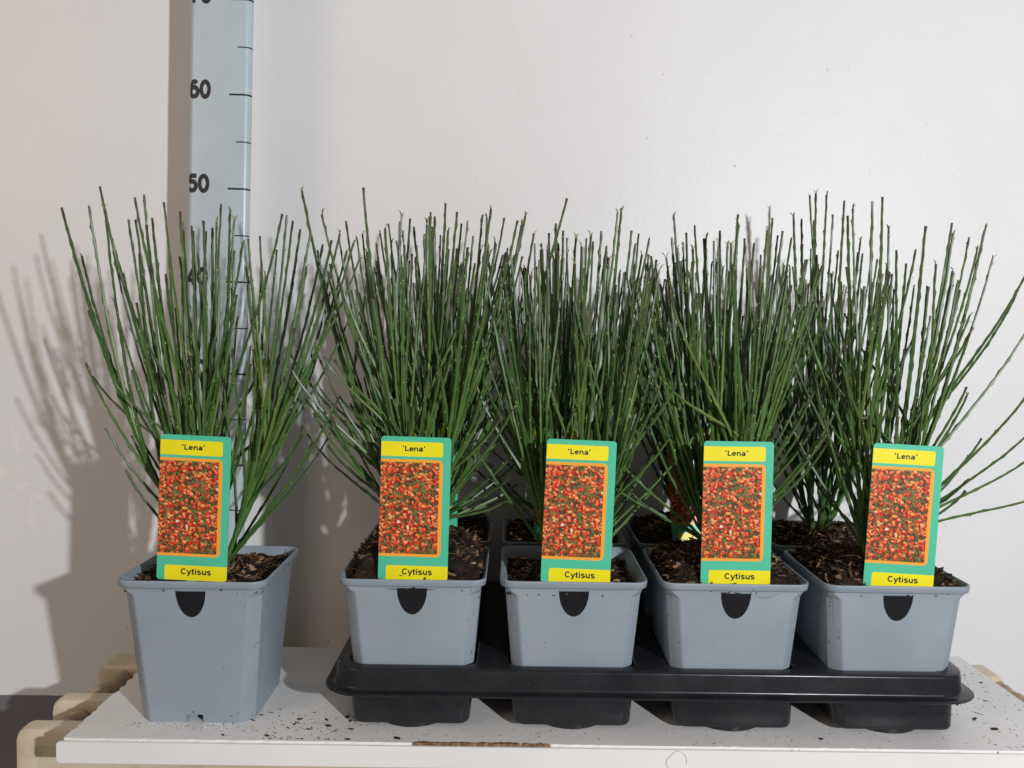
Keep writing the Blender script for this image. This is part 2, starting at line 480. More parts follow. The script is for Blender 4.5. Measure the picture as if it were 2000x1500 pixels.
def tray_cup():
    n = 4
    rings = [rrect(5.72, 5.72, 1.2, 5.41, n), rrect(5.62, 5.62, 1.15, 5.33, n), rrect(5.55, 5.8, 1.1, 4.9, n), rrect(5.12, 6.45, 0.95, 0.75, n), rrect(5.0, 6.35, 0.9, 0.50, n), rrect(4.75, 6.1, 0.8, 0.42, n)]
    V, F = loft(rings, cap1=True)
    return mesh('cup', V, F, M['tray'], smooth=50)
def tray_foot():
    el = lambda rx, ry, z: [(rx * math.cos(2 * math.pi * k / 36), ry * math.sin(2 * math.pi * k / 36), z) for k in range(36)]
    V, F = loft([el(4.3, 6.3, 0.48), el(4.25, 6.28, 0.08), el(4.1, 6.1, 0.0)], cap0=True, cap1=True)
    return mesh('foot', V, F, M['tray'], smooth=50)
cupm, footm = tray_cup(), tray_foot()
for j in range(2):
    for i in range(4):
        c = link('cup', cupm, tray, ((i - 1.5) * PX + 0.2, (j - 0.5) * PY, 0))
        link('foot', footm, c)

# ------------------------------------------------------------------ pots
def pot_ring(h, ch, z, b=0.12):
    """square with chamfered corners, each chamfer edge slightly rounded"""
    base = [(h - ch, -h), (h, -h + ch), (h, h - ch), (h - ch, h), (-h + ch, h), (-h, h - ch), (-h, -h + ch), (-h + ch, -h)]
    out = []
    for i, p in enumerate(base):
        a = Vector(base[i - 1]); p = Vector(p); q = Vector(base[(i + 1) % 8])
        d0 = (a - p).normalized() * b; d1 = (q - p).normalized() * b
        out += [p + d0, p + (d0 + d1) * 0.28, p + d1]
    return [(p.x, p.y, z) for p in out]
def hw(z): return 4.96 + 0.0835 * z
def pot_mesh():
    zs = [(0.0, 1.0), (11.45, 1.0), (12.05, 0.40), (12.3, 0.35)]
    rings = [pot_ring(hw(z), c, z) for z, c in zs]
    n = 24
    V, F = loft(rings)
    # leave the flat front out (from ring index 23 to 0) and fill it with the slot and the drain notch cut out
    F = [q for k, q in enumerate(F) if k % n != n - 1]
    left = [rings[i][23] for i in range(4)]; right = [rings[i][0] for i in range(4)]
    yz = lambda x, z: (x, -hw(z), z)
    outer = [left[0], yz(-0.75, 0), yz(-0.70, 0.75), yz(0.70, 0.75), yz(0.75, 0), right[0], right[1], right[2], right[3], left[3], left[2], left[1]]
    U = []
    for k in range(21):
        a = math.pi * k / 20
        U.append(yz(1.32 * math.cos(a) * (1 - 0.10 * math.sin(a)), 12.05 - 2.45 * math.sin(a) ** 0.82))
    from mathutils.geometry import tessellate_polygon
    s = len(V); V += outer + U
    F += [tuple(s + k for k in t) for t in tessellate_polygon([[Vector(p) for p in outer], [Vector(p) for p in U]])]
    # thickness of the slot edge and of the notch
    u0 = s + len(outer); s2 = len(V); V += [(p[0], p[1] + 0.14, p[2]) for p in U]
    m = len(U)
    for k in range(m): F.append((u0 + k, u0 + (k + 1) % m, s2 + (k + 1) % m, s2 + k))
    nb = [yz(-0.75, 0), yz(-0.70, 0.75), yz(0.70, 0.75), yz(0.75, 0)]
    s3 = len(V); V += nb + [(p[0], p[1] + 0.9, p[2]) for p in nb]
    for k in range(3): F.append((s3 + k, s3 + k + 1, s3 + k + 5, s3 + k + 4))
    s4 = len(V); V += [(-0.75, -hw(0) + 0.9, 0), (-0.1, -hw(0) + 0.9, 0), (-0.1, -hw(0) + 0.9, 0.75), (-0.75, -hw(0) + 0.9, 0.75)]
    F.append((s4, s4 + 1, s4 + 2, s4 + 3))
    # floor, a little up from the edge
    s5 = len(V); V += [(p[0] * 0.97, p[1] * 0.97 + 0.0, 0.8) for p in rings[0]]
    F.append(tuple(range(s5, s5 + n)))
    me = mesh('pot', V, F, M['pot'], smooth=22)
    return me
def rim_mesh():
    rr = lambda h, r, z: rrect(h, h, r, z, 7)
    rings = [rr(6.02, 0.75, 12.28), rr(6.30, 1.15, 12.26), rr(6.38, 1.22, 12.34), rr(6.43, 1.25, 12.78), rr(6.44, 1.27, 12.86), rr(6.40, 1.25, 12.91), rr(6.30, 1.17, 12.92), rr(6.24, 1.12, 12.87), rr(5.93, 1.0, 12.3), rr(5.66, 0.85, 11.3), rr(5.45, 0.8, 9.0)]
    V, F = loft(rings)
    return mesh('rim', V, F, M['pot'], smooth=60)
def slot_mesh():
    pts = [(-1.5, 12.2), (1.5, 12.2), (1.5, 9.3), (-1.5, 9.3)]
    V = [(x, -hw(z) + 0.13, z) for x, z in pts] + [(x, -hw(z) + 0.20, z) for x, z in pts]
    return mesh('label_slot', V, [(0, 1, 2, 3), (7, 6, 5, 4), (0, 4, 5, 1), (1, 5, 6, 2), (2, 6, 7, 3), (3, 7, 4, 0)], M['slot'])
POT, RIM, SLOT = pot_mesh(), rim_mesh(), slot_mesh()

# ------------------------------------------------------------------ soil
def soil_height(x, y, level, mound, seed):
    r = max(abs(x), abs(y)) / 6.2
    z = level + mound * (1 - r ** 3.0)
    z += 0.38 * noise.noise(Vector((x * 0.55 + seed * 7.1, y * 0.55, seed))) + 0.22 * noise.noise(Vector((x * 1.6, y * 1.6 + seed * 3.3, seed + 9)))
    if r > 0.78:
        z = min(z, (11.95 if y < -4.4 else level + 0.3) + (0.93 - r) * (7 if y < -4.4 else 11) + 0.3 * noise.noise(Vector((x * 2.3, y * 2.3, seed))))
    return z
def squircle(a, b, h):
    k = 1 - 0.055 * (a * a * b * b)
    return a * h * k, b * h * k
def soil_mesh(level, mound, seed):
    n = 40; V = []; F = []
    for j in range(n + 1):
        for i in range(n + 1):
            x, y = squircle(2 * i / n - 1, 2 * j / n - 1, min(6.08, 5.72 + 0.30 * (level - 11.5)))
            V.append((x, y, soil_height(x, y, level, mound, seed)))
    for j in range(n):
        for i in range(n):
            a = j * (n + 1) + i; F.append((a, a + 1, a + n + 2, a + n + 1))
    return mesh('soil', V, F, M['soil'], smooth=True, recalc=False)
TINTS = [((0.016, 0.009, 0.006), 34), ((0.045, 0.024, 0.014), 34), ((0.10, 0.052, 0.028), 22), ((0.22, 0.125, 0.065), 13), ((0.42, 0.27, 0.15), 6)]
def chip_mesh(level, mound, seed, count=1050):
    rnd = random.Random(seed * 13 + 5); V = []; F = []; C = []
    for k in range(count):
        x = rnd.uniform(-6.0, 6.0); y = rnd.uniform(-6.0, 6.0)
        if abs(x) > 5.3 and abs(y) > 5.3: continue
        if y < -5.0 and rnd.random() < 0.5: continue
        z = soil_height(x, y, level, mound, seed)
        fibre = rnd.random() < 0.20
        L = rnd.uniform(0.7, 2.0) if fibre else rnd.uniform(0.3, 1.25) * (1.4 if rnd.random() < .2 else 1)
        W = rnd.uniform(0.03, 0.07) if fibre else rnd.uniform(0.12, 0.42)
        T = rnd.uniform(0.02, 0.05) if fibre else rnd.uniform(0.04, 0.13)
        lim = 5.95 - L * 0.35
        x = max(-lim, min(lim, x)); y = max(-lim, min(lim, y))
        az = rnd.uniform(0, 2 * math.pi); tilt = rnd.gauss(0, 0.32 if not fibre else 0.28); roll = rnd.gauss(0, 0.6)
        m = Matrix.Translation((x, y, z + 0.05 + 0.4 * T)) @ Matrix.Rotation(az, 4, 'Z') @ Matrix.Rotation(tilt, 4, 'Y') @ Matrix.Rotation(roll, 4, 'X')
        s = len(V); bend = rnd.uniform(-0.2, 0.2) * L
        st = [(-0.5, rnd.uniform(.25, .7)), (-0.1, 1.0), (0.25, rnd.uniform(.8, 1)), (0.5, rnd.uniform(.15, .6))]
        for t, w in st:
            b = bend * (1 - 4 * t * t)
            for a, c in ((-1, -1), (1, -1), (1, 1), (-1, 1)):
                V.append(tuple(m @ Vector((t * L, a * w * W / 2 + b * 0.5, c * T / 2 * w + b * 0.35))))
        for q in range(3):
            for e in range(4):
                F.append((s + q * 4 + e, s + q * 4 + (e + 1) % 4, s + q * 4 + 4 + (e + 1) % 4, s + q * 4 + 4 + e))
        F += [(s + 3, s + 2, s + 1, s), (s + 12, s + 13, s + 14, s + 15)]
        col = rnd.choices([c for c, w in TINTS], [w for c, w in TINTS])[0]
        if fibre and rnd.random() < 0.6: col = rnd.choice([TINTS[2][0], TINTS[3][0], TINTS[4][0]])
        g = rnd.uniform(0.7, 1.3)
        C += [(col[0] * g, col[1] * g, col[2] * g, 1)] * 16
    return mesh('bark_chips', V, F, M['chips'], recalc=False, cols=C)

# ------------------------------------------------------------------ broom stems
def bez(p, t):
    a, b, c, d = p; s = 1 - t
    return a * (s ** 3) + b * (3 * s * s * t) + c * (3 * s * t * t) + d * (t ** 3)
def bez_d(p, t):
    a, b, c, d = p; s = 1 - t
    return ((b - a) * (3 * s * s) + (c - b) * (6 * s * t) + (d - c) * (3 * t * t)).normalized()

def stem_mesh(P, r0, r1, rnd, u0=0.0):
    L = (P[3] - P[0]).length
    n = max(8, int(L / 0.62)); V = []; F = []; C = []; idx = []
    spin = rnd.uniform(0, 6.28); K = 5
    wob = [Vector((rnd.gauss(0, 1), rnd.gauss(0, 1), 0)) * 0.012 for _ in range(n + 1)]
    prev = None; frames = []
    for i in range(n + 1):
        t = i / n
        p = bez(P, t) + wob[i] * (1 if 0 < i < n else 0); d = bez_d(P, min(max(t, 0.01), 0.99))
        ref = Vector((0, 1, 0)) if prev is None else prev
        ax = (ref - d * ref.dot(d)).normalized(); prev = ax; ay = d.cross(ax)
        r = r0 + (r1 - r0) * t
        nodal = (i % 2 == 0) and i > 1
        frames.append((p, d, ax, ay, r))
        for k in range(K):
            a = spin + 2 * math.pi * k / K
            rr = r * (1.0 + (0.16 if nodal else -0.05))
            if nodal and k == (i // 2 * 2) % K: rr *= 1.38
            V.append(p + ax * (rr * math.cos(a)) + ay * (rr * math.sin(a)))
            u = u0 + (1 - u0) * t
            C.append((u, 0, 0, 1))
    for i in range(n):
        for k in range(K):
            F.append((i * K + k, i * K + (k + 1) % K, (i + 1) * K + (k + 1) % K, (i + 1) * K + k)); idx.append(0)
    F.append(tuple(n * K + k for k in range(K))); idx.append(0)
    # pale buds at the nodes
    for i in range(2, n, 2):
        if rnd.random() < 0.30: continue
        p, d, ax, ay, r = frames[i]
        k = (i // 2 * 2) % K; a = spin + 2 * math.pi * k / K
        o = ax * math.cos(a) + ay * math.sin(a); w = d.cross(o)
        s = len(V); b = p + o * r * 1.15
        q = 0.052 + 0.032 * rnd.random()
        V += [b - w * q, b + d * q * 2.2 + o * q * 0.7, b + w * q, b - d * q, b + o * q * 1.5 + d * q * 0.8]
        F += [(s, s + 4, s + 3), (s + 3, s + 4, s + 2), (s + 2, s + 4, s + 1), (s + 1, s + 4, s)]; idx += [1] * 4
        C += [(0.5, 0, 0, 1)] * 5
    # a few tips end in a pair of small young leaves
    if rnd.random() < 0.30:
        p, d, ax, ay, r = frames[n]
        for side in (-1, 1):
            if rnd.random() < 0.25: continue
            a = rnd.uniform(0, 6.28); o = (ax * math.cos(a) + ay * math.sin(a)) * side; w = d.cross(o)
            l = rnd.uniform(0.35, 0.75); s = len(V)
            V += [p - w * 0.07 - d * 0.1, p + w * 0.07 - d * 0.1, p + d * l * 0.55 + o * l * 0.25 + w * 0.085, p + d * l * 0.55 + o * l * 0.25 - w * 0.085, p + d * l * 0.85 + o * l * 0.75,
                  p + d * l * 0.5 + o * (l * 0.25 + 0.05)]
            F += [(s, s + 1, s + 2, s + 3), (s + 3, s + 2, s + 4), (s, s + 3, s + 5), (s + 1, s + 5, s + 2), (s + 3, s + 4, s + 5), (s + 2, s + 5, s + 4)]; idx += [2] * 6
            C += [(0.5, 0, 0, 1)] * 6
    return mesh('stem', V, F, [M['stem'], M['bud'], M['leaf']], smooth=55, idx=idx, recalc=False, cols=C)

# tips of the outermost and tallest shoots: sideways and forward offset from the pot's middle, height above the board
TIPS = {
    'P1': [(-11.4,-4.3,44.6),(-9.1,-4.2,44.8),(-10.9,1.6,47.4),(-7.5,-7,43.6),(-9.3,-1.0,45.0),(-5.0,-7,45.5),(-8.9,3.0,44.6),(-6.2,0.1,46.5),(-8.6,3.8,44.7),(-5.1,-2.1,43.5),(-5.8,0.8,44.5),(-3.8,-1.4,45.6),(-1.8,-2.9,44.6),(-2.7,-0.0,43.9),(-0.2,-4.5,43.2),(-0.2,-1.6,44.0),(-0.6,1.7,43.8),(0.9,-0.3,45.7),(1.0,-1.8,43.9),(-0.5,6.5,45.9),(2.1,-0.3,44.2),(4.0,-2.4,42.4),(4.3,0.0,42.9),(6.9,-2.2,44.6),(7.2,-1.7,44.6),(7.7,-1.6,44.1),(6.5,6.0,44.3),(9.0,-0.4,43.3),(-11.9,0.1,40.9),(-9.8,1.7,41.5),(-14.3,6.0,36.1),(-9.2,-1.2,35.8),(-10.4,-2.5,31.3),(-14.4,7,29.6),(-6.9,-5.2,29.8),(-8.8,-1.7,25.0),(-8.2,1.6,24.4),(-9.6,6.8,22.3),(-6.5,-3.5,21.9),(12.4,-7,28.7),(10.4,1.6,24.9),(8.7,-2.2,25.1),(13.1,-1.7,42.2),(12.0,1.0,41.8),(11.5,0.2,43.2),(11.1,0.4,41.6),(11.2,-1.9,42.4),(9.2,3.6,42.6),(9.8,4.3,38.2),(12.9,-0.4,36.6),(13.6,-1.9,40.6),(4.3,1.8,39.4),(8.3,1.0,40.3),(-6.4,-3.8,38.0),(7.9,-2.0,34.6),(8.9,2.9,32.3)],
    'P2': [(-10.8,-0.8,47.0),(-8.8,-1.6,44.8),(-7.0,0.2,44.5),(-5.3,-0.6,47.4),(-5.8,-0.5,42.6),(-2.7,-6.7,43.3),(-3.8,5.1,44.9),(-4.2,0.1,42.5),(-1.6,-3.3,42.4),(-1.4,2.6,45.1),(-0.8,0.5,44.1),(0.5,-0.4,44.3),(0.5,2.9,45.8),(1.6,6.7,47.2),(3.1,1.3,45.6),(3.9,4.6,45.0),(5.3,6.4,46.1),(6.4,-3.8,45.2),(6.0,-2.2,44.6),(7.5,2.0,45.2),(8.7,-6.0,44.1),(9.1,-1.4,44.1),(9.5,3.6,45.7),(10.3,2.8,43.9),(13.3,1.4,47.0),(6.9,-6.6,42.1),(1.1,7,44.1),(2.3,1.3,43.9),(4.6,2.0,43.5),(-10.0,1.1,32.9),(-7.0,-6.0,31.9),(-10.7,-5.1,30.9),(-8.9,-4.4,27.2),(-11.8,5.6,24.2),(-4.5,-3.2,24.5),(-8.3,-1.3,24.0),(8.5,-1.3,21.4),(9.0,1.3,20.2),(-6.9,1.1,38.5),(-5.8,0.4,36.2),(7.9,-4.5,19.6),(-2.0,-7,39.8)],
    'P3': [(-1.8,0.0,44.5),(-1.1,0.4,43.9),(-0.5,3.4,43.6),(-0.0,-0.8,43.1),(0.8,-2.5,42.9),(1.5,0.8,43.5),(1.2,-5.5,42.4),(2.0,-3.8,43.4),(3.4,-3.7,45.0),(4.2,0.4,45.7),(6.0,6.2,44.7),(5.8,1.9,43.0),(-2.3,3.2,44.0),(-3.1,0.3,42.7),(-3.7,0.4,42.7),(6.5,-1.9,43.1),(5.6,-1.4,43.5),(6.2,-7,40.3),(7.4,-4.3,30.4),(8.3,-4.6,25.7),(8.4,2.2,34.2),(-4.8,1.6,39.7),(-5.6,3.2,32.0),(-6.3,4.5,27.0),(5.4,-1.5,38.7),(-7.7,2.9,21.9)],
    'P4': [(-4.0,5.8,46.1),(-5.3,-0.5,43.3),(-3.6,3.0,43.3),(-4.1,-1.0,43.7),(-4.1,-5.7,43.9),(-2.3,-0.1,43.3),(-3.9,-3.1,42.0),(-1.4,-0.2,43.1),(-1.3,-2.0,43.8),(0.9,0.5,45.6),(-0.3,-7,44.0),(3.1,6.2,44.1),(1.2,3.9,43.1),(1.9,-1.6,42.8),(2.5,-3.4,43.7),(3.8,-0.5,44.8),(5.0,1.7,43.9),(5.2,0.9,44.2),(6.0,0.8,43.6),(-7.7,-6.8,36.7),(-8.0,-4.1,32.8),(-5.0,3.8,39.1),(8.7,0.3,35.3),(5.7,-5.4,38.7),(8.6,-3.3,26.2),(8.7,-5.1,28.2)],
    'P5': [(-4.7,-3.8,45.0),(-1.5,3.3,46.7),(-1.5,-1.2,46.7),(1.2,3.1,47.8),(0.6,0.1,44.4),(-0.7,-5.4,42.0),(1.9,-2.6,42.3),(5.4,6.9,41.9),(2.5,-3.0,44.3),(3.1,-3.9,40.9),(8.1,3.5,45.5),(6.4,-0.2,44.1),(7.7,-0.5,43.7),(11.0,4.3,42.9),(6.9,-6.2,43.9),(10.7,0.9,42.0),(-0.9,-3.9,40.2),(-1.2,-5.1,39.9),(4.9,-3.2,40.4),(14.4,3.3,38.8),(13.2,-1.0,41.6),(5.9,-6.5,36.5),(12.9,-4.1,31.9),(19.3,4.5,28.2),(18.0,2.8,24.9),(17.0,-4.1,22.5),(13.7,7,24.5),(7.1,-1.7,22.8),(6.3,-4.4,22.0),(-1.8,-0.9,39.1),(-2.5,2.6,32.5),(-2.4,4.8,24.4),(-4.0,2.9,20.1),(13.5,-1.9,37.4),(7.4,-2.3,35.5)],
    'B4': [(-5.1,-5.3,46.7),(-3.0,-0.7,47.1),(-2.8,-2.5,49.3),(-1.2,0.3,50.0),(-1.8,-4.6,49.0),(-0.2,-2.2,47.4),(-2.6,-3.4,46.6),(0.1,-4.4,48.5),(-6.4,-4.4,41.7),(-7.3,-3.8,39.6),(1.9,-4.4,44.4),(5.4,1.4,42.3),(6.0,-0.2,37.8),(-8.8,-4.8,29.0),(5.8,1.2,27.8)],
}
YMAX = WY - 1.0
def build_plant(root, cx, cy, zs, tips, seed, fill, reach, top, tilt=0.0, trunks=8):
    """root sits at the pot's base (cx, cy, z0); stems are written relative to it"""
    rnd = random.Random(seed); z0 = root.location.z / S
    T = [Vector((a, b, c - z0)) for a, b, c in tips]
    named = len(T)
    for k in range(fill):
        a = rnd.uniform(0, 2 * math.pi); q = math.sqrt(rnd.random())
        x = reach * q * math.cos(a) + tilt; y = reach * 0.80 * q * math.sin(a)
        h = top - z0 - rnd.random() ** 1.6 * (top * 0.36) - 3.2 * q * q
        if rnd.random() < 0.12: x *= 1.25; h *= rnd.uniform(0.62, 0.85)
        T.append(Vector((x, y, h)))
    for t in T:
        t.y = max(min(t.y, YMAX - cy), -4.6)
    order = sorted(range(len(T)), key=lambda i: -(T[i].z + rnd.uniform(0, 6)))
    trunk = []; chosen = []
    for i in order:                        # spread the main branches over the crown
        if len(chosen) >= trunks: break
        if all((T[i].xy - T[j].xy).length > reach * 0.42 for j in chosen): chosen.append(i)
    def ctrl(b, t, lean):
        d = t - b; L = d.length
        flat = Vector((d.x, d.y, 0))
        out = (d.normalized() + flat * (lean / max(L, 1e-3))).normalized()
        up = (d.normalized() + Vector((0, 0, 0.16)) - flat * (0.25 / max(L, 1e-3))).normalized()
        return [b, b + out * L * 0.36, t - up * L * 0.33, t]
    zb = zs - z0 - 0.4
    for i in chosen:
        a = math.atan2(T[i].y, T[i].x); b = Vector((0.75 * math.cos(a) + rnd.gauss(0, .25), 0.6 * math.sin(a) + rnd.gauss(0, .2), zb))
        P = ctrl(b, T[i], 0.55); trunk.append(P)
        link('stem', stem_mesh(P, rnd.uniform(0.22, 0.29), 0.105, rnd), root)
    for i in range(len(T)):
        if i in chosen: continue
        P0 = min(trunk, key=lambda P: (P[3] - T[i]).length + rnd.uniform(0, 8))
        hi = 0.42 if T[i].z > 24 else 0.12
        t0 = rnd.uniform(0.02, hi)
        b = bez(P0, t0); d0 = bez_d(P0, max(t0, 0.02))
        if b.z > T[i].z - 6: t0 = 0.02; b = bez(P0, t0); d0 = bez_d(P0, t0)
        d = T[i] - b; L = d.length
        P = ctrl(b, T[i], 0.42)
        P[1] = b + ((P[1] - b).normalized() * 0.65 + d0 * 0.35).normalized() * L * 0.34
        link('stem', stem_mesh(P, rnd.uniform(0.125, 0.165), rnd.uniform(0.080, 0.108), rnd, 0.15), root)

SPEC = [  # key, x, y, base height, soil level, mound, fill stems, reach, top, label
    ('P1', -27.32, 78.66, 0.0, 12.0, 0.3, 60, 8.8, 43.5, 'leafless green broom in grey pot standing alone on the board beside the tray'),
    ('P2', -8.43, 79.48, 0.45, 12.5, 2.9, 140, 10.0, 45.0, 'potted broom at the tray end beside the lone pot, outer row, with heaped bark soil'),
    ('P3', 5.61, 79.48, 0.45, 11.2, 0.4, 130, 9.8, 43.5, 'potted broom in the outer tray row whose soil lies sunken well below its grey rim'),
    ('P4', 19.65, 79.48, 0.45, 12.15, 2.1, 138, 9.8, 43.5, 'outer-row potted broom between the sunken-soil pot and the sparse corner plant'),
    ('P5', 33.69, 79.48, 0.45, 12.1, 1.9, 60, 9.0, 42.5, 'sparse wide-spreading broom in the outer corner pot, farthest from the rule'),
    ('B1', -8.43, 93.61, 0.45, 12.4, 1.5, 85, 8.2, 44.0, 'potted broom in the wall-side tray row behind the heaped-soil pot near the rule'),
    ('B2', 5.61, 93.61, 0.45, 12.0, 0.7, 80, 8.2, 43.0, 'potted broom in the wall-side tray row behind the pot with sunken soil'),
    ('B3', 19.65, 93.61, 0.45, 12.3, 1.6, 80, 8.2, 43.0, 'potted broom in the wall-side tray row with the glare-streaked plant label'),
    ('B4', 33.69, 93.61, 0.45, 12.1, 0.8, 75, 8.0, 45.0, 'potted broom in the wall-side tray corner with bare thick stem bases and no label'),
]
for n, (key, x, y, z0, level, mound, fill, reach, top, lab) in enumerate(SPEC):
    root = empty('potted_broom', (x, y, z0))
    tag(root, lab, 'potted plant', 'potted brooms')
    pot = link('pot', POT, root)
    if z0: pot.scale.z = 0.979            # the tray pots are of the slightly lower make
    link('rim', RIM, pot); link('label_slot', SLOT, pot)
    soil = link('soil', soil_mesh(level, mound, n + 1), root)
    tag(link('bark_chips', chip_mesh(level, mound, n + 1), soil), kind='stuff')
    build_plant(root, x, y, level + mound + z0, TIPS.get(key, []), 100 + n * 7, fill, reach, top)

# ------------------------------------------------------------------ plant labels
LW, LH = 6.05, 12.55
def flat_round(x0, x1, z0, z1, rad, y0, y1, name, mat):
    """rounded card in the xz plane; rad = radii of the corners (low right, top right, top left, low left)"""
    pts = []
    for (cx, cz, sx, sz, a0), r in zip(((x1, z0, -1, 1, -90), (x1, z1, -1, -1, 0), (x0, z1, 1, -1, 90), (x0, z0, 1, 1, 180)), rad):
        for k in range(6):
            a = R(a0 + 18 * k); pts.append((cx + sx * r + r * math.cos(a), cz + sz * r + r * math.sin(a)))
    V, F = loft([[(a, y0, b) for a, b in pts], [(a, y1, b) for a, b in pts]], cap0=True, cap1=True)
    return mesh(name, V, F, mat)
def flower_photo():
    """print of massed red and orange broom flowers, drawn stroke by stroke on a fine grid"""
    W, H = 132, 200; rnd = np.random.RandomState(4)
    img = np.zeros((H, W, 3)); yy, xx = np.mgrid[0:H, 0:W].astype(float)
    base = rnd.rand(H // 4 + 1, W // 4 + 1)
    up = np.kron(base, np.ones((4, 4)))[:H, :W]
    img[:] = np.array([58, 46, 30])[None, None] + up[..., None] * np.array([80, 70, 36])
    def blob(cx, cy, rx, ry, ang, col, soft=0.25):
        c, s = math.cos(ang), math.sin(ang)
        x0, x1 = int(max(0, cx - rx - ry - 2)), int(min(W, cx + rx + ry + 3)); y0, y1 = int(max(0, cy - rx - ry - 2)), int(min(H, cy + rx + ry + 3))
        if x0 >= x1 or y0 >= y1: return
        dx = xx[y0:y1, x0:x1] - cx; dy = yy[y0:y1, x0:x1] - cy
        u = (dx * c + dy * s) / rx; v = (-dx * s + dy * c) / ry
        q = np.clip((1.0 - (u * u + v * v)) / soft, 0, 1)[..., None]
        img[y0:y1, x0:x1] = img[y0:y1, x0:x1] * (1 - q) + np.array(col) * q
    for k in range(150):                                   # twigs
        x, y = rnd.uniform(0, W), rnd.uniform(0, H); a = rnd.choice([0.75, 0.9, 1.3, 1.55, 1.8]) + rnd.normal(0, .15)
        col = [(120, 118, 52), (150, 140, 70), (70, 66, 34), (96, 104, 44)][rnd.randint(4)]
        blob(x, y, rnd.uniform(6, 16), 0.75, a, col, .6)
    reds = [(206, 50, 24), (222, 70, 34), (172, 34, 24), (150, 28, 26), (232, 92, 48), (196, 46, 30)]
    hoods = [(242, 134, 78), (236, 112, 62), (246, 162, 98), (250, 192, 124), (230, 90, 50), (206, 64, 40), (242, 150, 90)]
    def flower(x, y, s, hood=None):
        a = rnd.normal(0, .7); h = hood or hoods[rnd.randint(len(hoods))]; r = reds[rnd.randint(len(reds))]
        ca, sa = math.cos(a), math.sin(a)
        def at(u, v): return x + s * (u * ca - v * sa), y + s * (u * sa + v * ca)
        blob(*at(.1, .5), s * 1.0, s * .95, a, (120, 40, 26), .5)
        blob(*at(-.35, .65), s * .42, s * .80, a + .35, r, .4)
        blob(*at(.40, .70), s * .38, s * .72, a - .35, tuple(c * .82 for c in r), .4)
        blob(*at(0, -.1), s * .95, s * .55, a, h, .5)
        blob(*at(.12, -.02), s * .5, s * .3, a, tuple(c * .55 + q * .45 for c, q in zip(h, r)), .9)
    pts = [(rnd.uniform(-3, W + 3), rnd.uniform(0, H)) for k in range(520)]
    pts.sort(key=lambda p: p[1])
    for x, y in pts:
        u, w = x / W, y / H
        dark = math.exp(-(((u - .66) / .24) ** 2 + ((w - .24) / .085) ** 2)) + math.exp(-(((u - .83) / .2) ** 2 + ((w - .90) / .07) ** 2)) + (0.55 if w > .95 else 0)
        olive = math.exp(-(((u - .18) / .22) ** 2 + ((w - .50) / .10) ** 2))
        if rnd.rand() < dark * .92 or rnd.rand() < olive * .6: continue
        flower(x, y, rnd.uniform(3.0, 5.6))
    for k in range(150):
        x, y = rnd.uniform(0, W), rnd.uniform(0, H * .95); a = rnd.choice([0.8, 1.0, 1.5]) + rnd.normal(0, .15)
        blob(x, y, rnd.uniform(3, 9), 0.8, a, [(66, 60, 30), (128, 126, 60), (40, 32, 20), (150, 140, 76)][rnd.randint(4)], .6)
    for u, w, s, c in ((.33, .655, 5, (255, 240, 228)), (.48, .71, 6, (255, 226, 186)), (.56, .725, 4, (238, 190, 70)), (.44, .51, 6.5, (248, 184, 100)), (.74, .475, 6.5, (250, 176, 84)),
                       (.66, .16, 4.5, (240, 190, 90)), (.68, .07, 5, (246, 172, 96)), (.42, .11, 5, (246, 188, 110)), (.64, .79, 4.5, (226, 176, 50)), (.90, .76, 5.5, (248, 160, 80)),
                       (.97, .29, 4.5, (255, 214, 190)), (.70, .56, 4.5, (244, 170, 90)), (.30, .885, 5, (232, 80, 44)), (.55, .87, 5, (226, 66, 38)), (.16, .865, 4, (240, 120, 66)), (.90, .835, 4, (170, 28, 18))):
        flower(u * W, w * H, s, c)
    img = np.clip(img + rnd.normal(0, 7, img.shape), 0, 255) / 255
    img = np.where(img > 0.04045, ((img + .055) / 1.055) ** 2.4, img / 12.92)
    x0, x1, z0, z1 = -LW / 2, -LW / 2 + 5.08, LH - 10.2, LH - 2.22
    V = [(x0 + (x1 - x0) * i / (W - 1), -0.062, z1 + (z0 - z1) * j / (H - 1)) for j in range(H) for i in range(W)]
    F = [(j * W + i, (j + 1) * W + i, (j + 1) * W + i + 1, j * W + i + 1) for j in range(H - 1) for i in range(W - 1)]
    C = np.ones((H * W, 4)); C[:, :3] = img.reshape(-1, 3)
    return mesh('flower_photo', V, F, M['photo'], recalc=False, cols=C)
E1 = 0.012
CARD = flat_round(-LW / 2, LW / 2, 0, LH, (.3, .3, .3, .3), -0.030, 0.030, 'card', M['green'])
STAKE = flat_round(-0.45, 0.45, -2.6, 0.4, (.3, .1, .1, .3), -0.024, 0.024, 'stake', M['green'])
BAND = flat_round(-LW / 2 + 0.01, -LW / 2 + 5.35, LH - 1.72, LH - 0.45, (.18, .18, .02, .02), -0.030, -0.042, 'name_band', M['yellow'])
BORD = flat_round(-LW / 2 + 0.01, -LW / 2 + 5.38, LH - 10.45, LH - 1.97, (.42, .42, .02, .02), -0.030, -0.045, 'photo_border', M['orange'])
LOWB = flat_round(-LW / 2 + 0.68, LW / 2 - 0.01, 0.0 + 0.02, 1.30, (.28, .02, .2, .02), -0.030, -0.042, 'species_band', M['yellow'])
PHOTO = flower_photo()
def lettering(txt, cx, z, w, h, bold):
    V, F = text_mesh(txt, bold)
    return mesh('lettering', [(cx + (a - .5) * w, -0.050, z + b * h) for a, b in V], F, M['ink'], recalc=False)
NAME = lettering('\u2018Lena\u2019', -LW / 2 + 2.83, LH - 1.27, 1.98, 0.50, 0.15)
KIND = lettering('Cytisus', -LW / 2 + 3.38, 0.36, 2.62, 0.70, 0.15)
